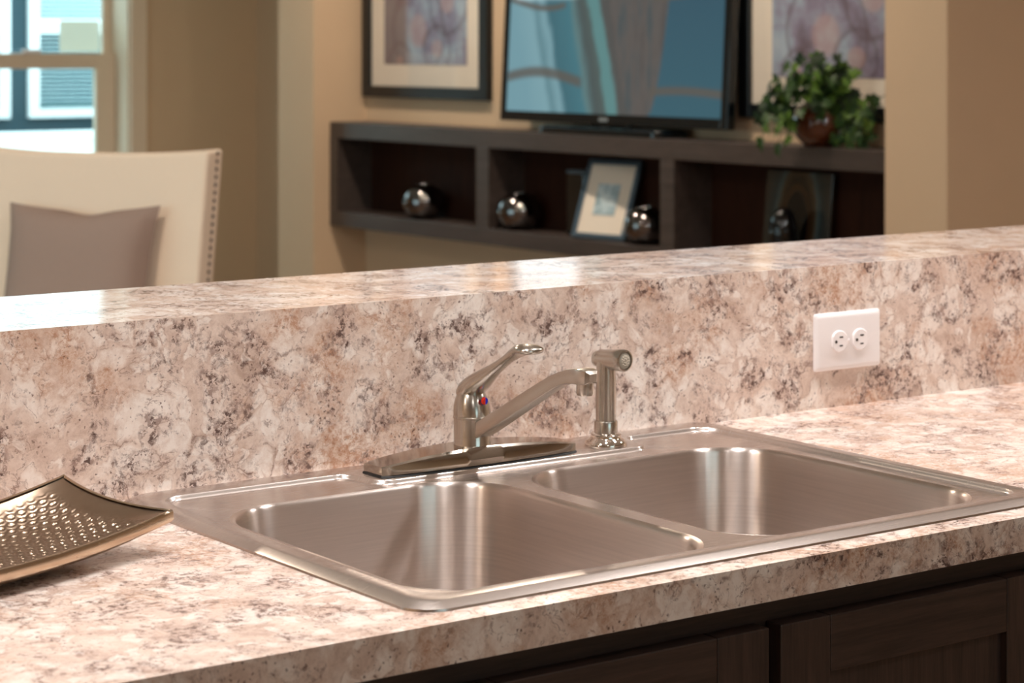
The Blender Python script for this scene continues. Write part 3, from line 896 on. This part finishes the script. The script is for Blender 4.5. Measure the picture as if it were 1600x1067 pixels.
# brown arcs
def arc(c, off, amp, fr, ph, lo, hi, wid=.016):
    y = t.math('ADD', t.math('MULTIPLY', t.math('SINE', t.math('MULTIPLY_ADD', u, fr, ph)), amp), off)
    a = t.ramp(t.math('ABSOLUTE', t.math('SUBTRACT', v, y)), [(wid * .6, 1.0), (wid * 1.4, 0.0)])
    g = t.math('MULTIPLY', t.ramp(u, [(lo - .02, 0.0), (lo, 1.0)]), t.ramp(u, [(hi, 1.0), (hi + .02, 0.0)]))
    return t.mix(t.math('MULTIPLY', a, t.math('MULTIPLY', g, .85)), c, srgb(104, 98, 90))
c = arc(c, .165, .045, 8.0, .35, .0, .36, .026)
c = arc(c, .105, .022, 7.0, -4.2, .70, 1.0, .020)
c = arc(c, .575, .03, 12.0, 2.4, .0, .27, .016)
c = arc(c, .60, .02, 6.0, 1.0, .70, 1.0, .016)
# brighter glow added at the screen's upper left for the bar top to reflect
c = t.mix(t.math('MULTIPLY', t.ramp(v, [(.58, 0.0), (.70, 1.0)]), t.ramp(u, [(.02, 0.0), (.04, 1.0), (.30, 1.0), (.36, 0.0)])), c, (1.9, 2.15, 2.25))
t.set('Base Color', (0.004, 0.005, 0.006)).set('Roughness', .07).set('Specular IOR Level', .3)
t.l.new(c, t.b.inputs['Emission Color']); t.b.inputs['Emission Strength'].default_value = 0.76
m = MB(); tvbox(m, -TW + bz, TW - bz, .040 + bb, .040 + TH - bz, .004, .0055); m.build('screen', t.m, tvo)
m = MB(); tvbox(m, -.010, .045, .052, .066, -.0012, 0.0005, .0004); m.build('badge', plain('silver_badge', srgb(170, 178, 182), .35, .7), bez)
m = MB(); m.box(.012, .05, -.12, .12, .0315, .06, .004); m.build('stand_neck', M_tvb, tvo)
m = MB()
m.rings([[(x, y, z) for y, x, z in rrect(-.38 + i, .38 - i, -.062 + i, .12 - i, .05, z, 10)] for i, z in ((0, .0005), (0, .018), (.004, .026), (.014, .031))], True, True)
m.build('stand_base', M_tvb, tvo, angle=30)

# ================================================================== framed prints
def art(name, seed):
    t = NT(name)
    P = t.mapping(loc=(seed, seed * 2.3, 0))
    n1 = t.noise(3.2, 5, .62, P)
    base = t.ramp(n1, [(.30, srgb(104, 92, 104)), (.42, srgb(136, 130, 150)), (.52, srgb(158, 172, 188)), (.66, srgb(178, 190, 200))])
    s_ = t.sep()
    gap = t.ramp(t.math('ADD', s_[2], t.math('MULTIPLY', n1, .1)), [(.15, 1.0), (.24, 0.0)])
    base = t.mix(t.math('MULTIPLY', gap, .7), base, srgb(140, 126, 148))
    sd = t.ramp(t.math('ADD', s_[1], t.math('MULTIPLY', n1, .06)), [(.15, 0.0), (.19, 1.0)])
    if seed < 2: base = t.mix(t.math('MULTIPLY', sd, .8), base, srgb(112, 94, 96))
    # curling stems: rings around a few centres
    for (cy, cz, R) in ((.05, .30, .20), (-.18, .42, .14), (-.10, .22, .10), (.20, .16, .085)):
        dy = t.math('SUBTRACT', s_[1], cy); dz = t.math('SUBTRACT', s_[2], cz)
        rr = t.math('SQRT', t.math('ADD', t.math('MULTIPLY', dy, dy), t.math('MULTIPLY', dz, dz)))
        rr = t.math('ADD', rr, t.math('MULTIPLY', t.math('SUBTRACT', t.noise(6, 2), .5), .05))
        ln = t.ramp(t.math('ABSOLUTE', t.math('SUBTRACT', rr, R)), [(.006, 1.0), (.014, 0.0)])
        base = t.mix(t.math('MULTIPLY', ln, .45), base, srgb(92, 78, 84))
        bud = t.ramp(rr, [(R * .28, 1.0), (R * .40, 0.0)])
        base = t.mix(t.math('MULTIPLY', bud, .42), base, srgb(196, 160, 150))
    t.set('Base Color', base).set('Roughness', .25)
    return t.m
def framed(label, yc, hw, seed, zb_):
    r = thing('framed_print', label, 'picture', (XW - .0005, yc, zb_), group=None)
    H = 1.06; d = .034; b_ = .060
    m = MB().box(-d, 0, -hw, -hw + b_, 0, H, .003).box(-d, 0, hw - b_, hw, 0, H, .003).box(-d, 0, -hw + b_, hw - b_, 0, .052, .003).box(-d, 0, -hw + b_, hw - b_, H - .052, H, .003)
    m.build('frame', M_black, r)
    m0, mz = .108, .098
    MB().box(-.016, -.004, -hw + b_, hw - b_, .052, H - .052).build('mat_board', M_mat, r)
    MB().box(-.018, -.0155, -hw + b_ + m0, hw - b_ - m0, .052 + mz, H - .052 - mz).build('print', art('botanical_print_%d' % int(seed), seed), r)
    MB().box(-.024, -.022, -hw + b_, hw - b_, .052, H - .052).build('glazing', M_glazing, r)
framed('black-framed blue and mauve botanical print left of the television', 6.606, .495, 1.0, 1.170)
framed('black-framed botanical print behind the potted ivy', 4.025, .495, 3.0, 1.142)

# ================================================================== potted ivy
iv_ = thing('potted_ivy', 'green ivy in a round brown glazed pot on the right end of the shelf', 'plant', (XS + .062, 3.985, 1.0585))
pr = [(.0001, 0), (.052, 0), (.055, .003)]
for k in range(1, 18):
    a = -PI / 2 * .62 + PI / 2 * 1.35 * k / 17
    pr.append((.098 * math.cos(a), .078 + .086 * math.sin(a)))
pr += [(.050, pr[-1][1] + .006), (.044, pr[-1][1] + .004), (.040, .12), (.0001, .118)]
MB().lathe(pr, 40).build('pot', M_vase, iv_, angle=50)
# leaf mesh: five-lobed ivy leaf, folded on its midrib
def leaf_mesh(nm, mat):
    pts = [(0, 0), (.30, -.16), (.52, .10), (.36, .30), (.50, .62), (.20, .62), (0, 1.05), (-.20, .62), (-.50, .62), (-.36, .30), (-.52, .10), (-.30, -.16)]
    v = [(x, y, abs(x) * .28 - y * y * .18) for x, y in pts] + [(0, .35, -.02)]
    f = [(12, i, (i + 1) % 12) for i in range(12)]
    me = bpy.data.meshes.new(nm)
    me.from_pydata(v, [], f); me.materials.append(mat); me.update()
    return me
def leaf_mat(nm, a, b_):
    t = NT(nm)
    n = t.noise(3, 3)
    t.set('Base Color', t.ramp(n, [(.35, a), (.65, b_)])).set('Roughness', .5)
    t.set('Specular IOR Level', 0.3)
    return t.m
leaves = [leaf_mesh('ivy_leaf', leaf_mat('ivy_dark', srgb(16, 32, 14), srgb(32, 56, 22))),
          leaf_mesh('ivy_leaf', leaf_mat('ivy_mid', srgb(28, 52, 18), srgb(52, 82, 28))),
          leaf_mesh('ivy_leaf', leaf_mat('ivy_light', srgb(60, 90, 30), srgb(100, 132, 50)))]
lat = Vector((.8097, -.5868, 0)); fwd = Vector((-.5868, -.8097, 0))
M_stem = plain('ivy_stem', srgb(70, 74, 40), .6)
rnd = random.Random(11)
def put_leaf(p, sc, kind, droop):
    if p.x > .03: p.x = .03 - rnd.random() * .03
    if p.z < .012: p.z = .045 + rnd.random() * .02 if p.x > -.06 else .012
    o = bpy.data.objects.new('leaf', leaves[kind]); COL.objects.link(o); o.parent = iv_
    o.location = p
    out = Vector((p.x * .7 - .30 + .2 * rnd.random(), p.y + rnd.uniform(-.12, .12), rnd.uniform(-.05, .22))).normalized()
    tip = Vector((rnd.uniform(-.5, .2), rnd.uniform(-1, 1), rnd.uniform(-1, .5) - droop))
    tip = (tip - out * tip.dot(out)).normalized()
    sd = tip.cross(out).normalized()
    o.rotation_euler = Matrix((sd, tip, out)).transposed().to_euler()
    o.scale = (sc, sc, sc)
clus = [  # lateral, up, spread lateral, spread up, count
    (-.030, .215, .115, .060, 52), (.085, .175, .095, .070, 46), (.120, .095, .075, .055, 34), (-.015, .285, .045, .030, 13),
    (-.160, .150, .055, .050, 30), (-.13, .20, .05, .03, 10), (.07, .05, .05, .03, 10), (.055, .255, .060, .028, 14), (.020, .150, .10, .05, 26)]
for (l, h, sl, shh, n) in clus:
    for k in range(n):
        a = rnd.gauss(0, .55); bq = rnd.gauss(0, .55); cq = abs(rnd.gauss(0, .5))
        p = lat * (l + a * sl) + fwd * (.02 + cq * .085) + Vector((0, 0, h + bq * shh))
        put_leaf(p, rnd.uniform(.036, .056), rnd.choice((0, 0, 1, 1, 1, 2)), .4)
trails = [((-.17, .11), (-.215, .030), 2), ((-.14, .11), (-.155, .012), 3), ((-.12, .10), (-.115, .035), 2), ((.10, .06), (.085, -.005), 3), ((.14, .05), (.125, .010), 3), ((.16, .12), (.235, .17), 3), ((.17, .10), (.21, .05), 2)]
for (a, b_, n) in trails:
    pts = []
    for k in range(7):
        q = k / 6
        l = a[0] + (b_[0] - a[0]) * q; h = a[1] + (b_[1] - a[1]) * q + .03 * math.sin(q * PI)
        pts.append(lat * l + fwd * (.10 + .02 * q) + Vector((0, 0, max(h, .012))))
    MB().rings(loft(pts, [(.0016, .0016)] * 7, 6), True, True).build('vine', M_stem, iv_)
    for k in range(n + 1):
        put_leaf(pts[-1 - k * 2 % 7].copy() + fwd * .008, rnd.uniform(.036, .05), rnd.choice((1, 1, 2)), 1.0)

# ================================================================== dining chair and pillow
# local axes: +y is towards the back, front faces -y
CH = Vector((1.588, 4.138, 0))
face = math.radians(52)          # turn of the front away from -y towards -x
ch = thing('dining_chair', 'cream linen high-backed dining chair with nailhead trim beyond the bar', 'chair', CH, -face)
HW = .365
rec_ = math.tan(math.radians(9))
def backpt(u, z, side):
    """u -1..1 across, side 0 front 1 back"""
    bow = .018 * (1 - u * u)
    y = (z - .45) * rec_ + (bow if side == 0 else .105)
    return (u * HW * (1 - .04 * (1.1 - z)), y, z)
m = MB(); N = 24; NZ = 16
def ztop(u): return 1.098 + .016 * abs(u) ** 2.5
front, back = [], []
for i in range(N + 1):
    u = -1 + 2 * i / N
    front.append([backpt(u, .42 + (ztop(u) - .42) * k / NZ, 0) for k in range(NZ + 1)])
    back.append([backpt(u, .42 + (ztop(u) - .42) * k / NZ, 1) for k in range(NZ + 1)])
rg = []
for i in range(N + 1): rg.append(front[i] + back[i][::-1])
m.rings(rg, True, True)
bo = m.build('backrest', M_linen, ch, angle=35)
bv = bo.modifiers.new('round', 'BEVEL'); bv.width = .012; bv.segments = 3; bv.limit_method = 'ANGLE'; bv.angle_limit = math.radians(50)
for sgn in (-1, 1):
    for k in range(30):
        z = .47 + k * .0218
        x, y, zz = backpt(sgn, z, 1)
        nh = MB().lathe([(.0068, 0), (.006, .0025), (.0035, .0042), (.0001, .0048)], 10, (0, 0, 0), (sgn, 0, 0)).build('nailhead', M_bronze, ch, (x - sgn * .0005, y - .042, zz)) if (sgn == -1 and k == 0) or (sgn == 1 and k == 0) else None
        if nh: src = nh; continue
        o = src.copy(); COL.objects.link(o); o.location = (x - sgn * .0005, y - .042, zz)
MB().box(-HW + .005, HW - .005, -.50, .02, .36, .50, .03).build('seat', M_linen, ch)
for sx, sy_ in ((-1, -.46), (1, -.46), (-1, .05), (1, .05)):
    MB().rings([[(sx * (HW - .05) + dx * s, sy_ + dy * s, z) for dx, dy in ((-1, -1), (1, -1), (1, 1), (-1, 1))] for s, z in ((.016, 0), (.024, .37))], True, True, smooth=False).build('leg', M_cab, ch)
pw = thing('throw_pillow', 'taupe woven throw pillow leaning on the cream dining chair', 'pillow', CH, -face)
PW = .232
PV = []; PF = []; G = 20
for sd in (0, 1):
    for i in range(G + 1):
        for j in range(G + 1):
            a, b_ = -1 + 2 * i / G, -1 + 2 * j / G
            pinch = 1 - .085 * (1 - b_ * b_) * abs(a) ** 2
            pinz = 1 - .085 * (1 - a * a) * abs(b_) ** 2
            th = .075 * ((1 - a ** 4) * (1 - b_ ** 4)) ** .55
            dent = .012 * math.exp(-((a - .08) / .25) ** 2) * max(0, b_) ** 4
            x = a * PW * pinch; z = b_ * PW * pinz - dent
            y = (-th if sd == 0 else th * .55)
            PV.append((x, y, z))
def pid(sd, i, j): return sd * (G + 1) ** 2 + i * (G + 1) + j
for sd in (0, 1):
    for i in range(G):
        for j in range(G):
            q = (pid(sd, i, j), pid(sd, i + 1, j), pid(sd, i + 1, j + 1), pid(sd, i, j + 1))
            PF.append(q if sd == 0 else q[::-1])
la = math.radians(-13)
PV = [(x + .008, y * math.cos(la) - z * math.sin(la) + .008, .7355 + z * math.cos(la) + y * math.sin(la)) for x, y, z in PV]
MB().add(PV, PF, True).build('pillow_cover', M_taupe, pw, angle=60)
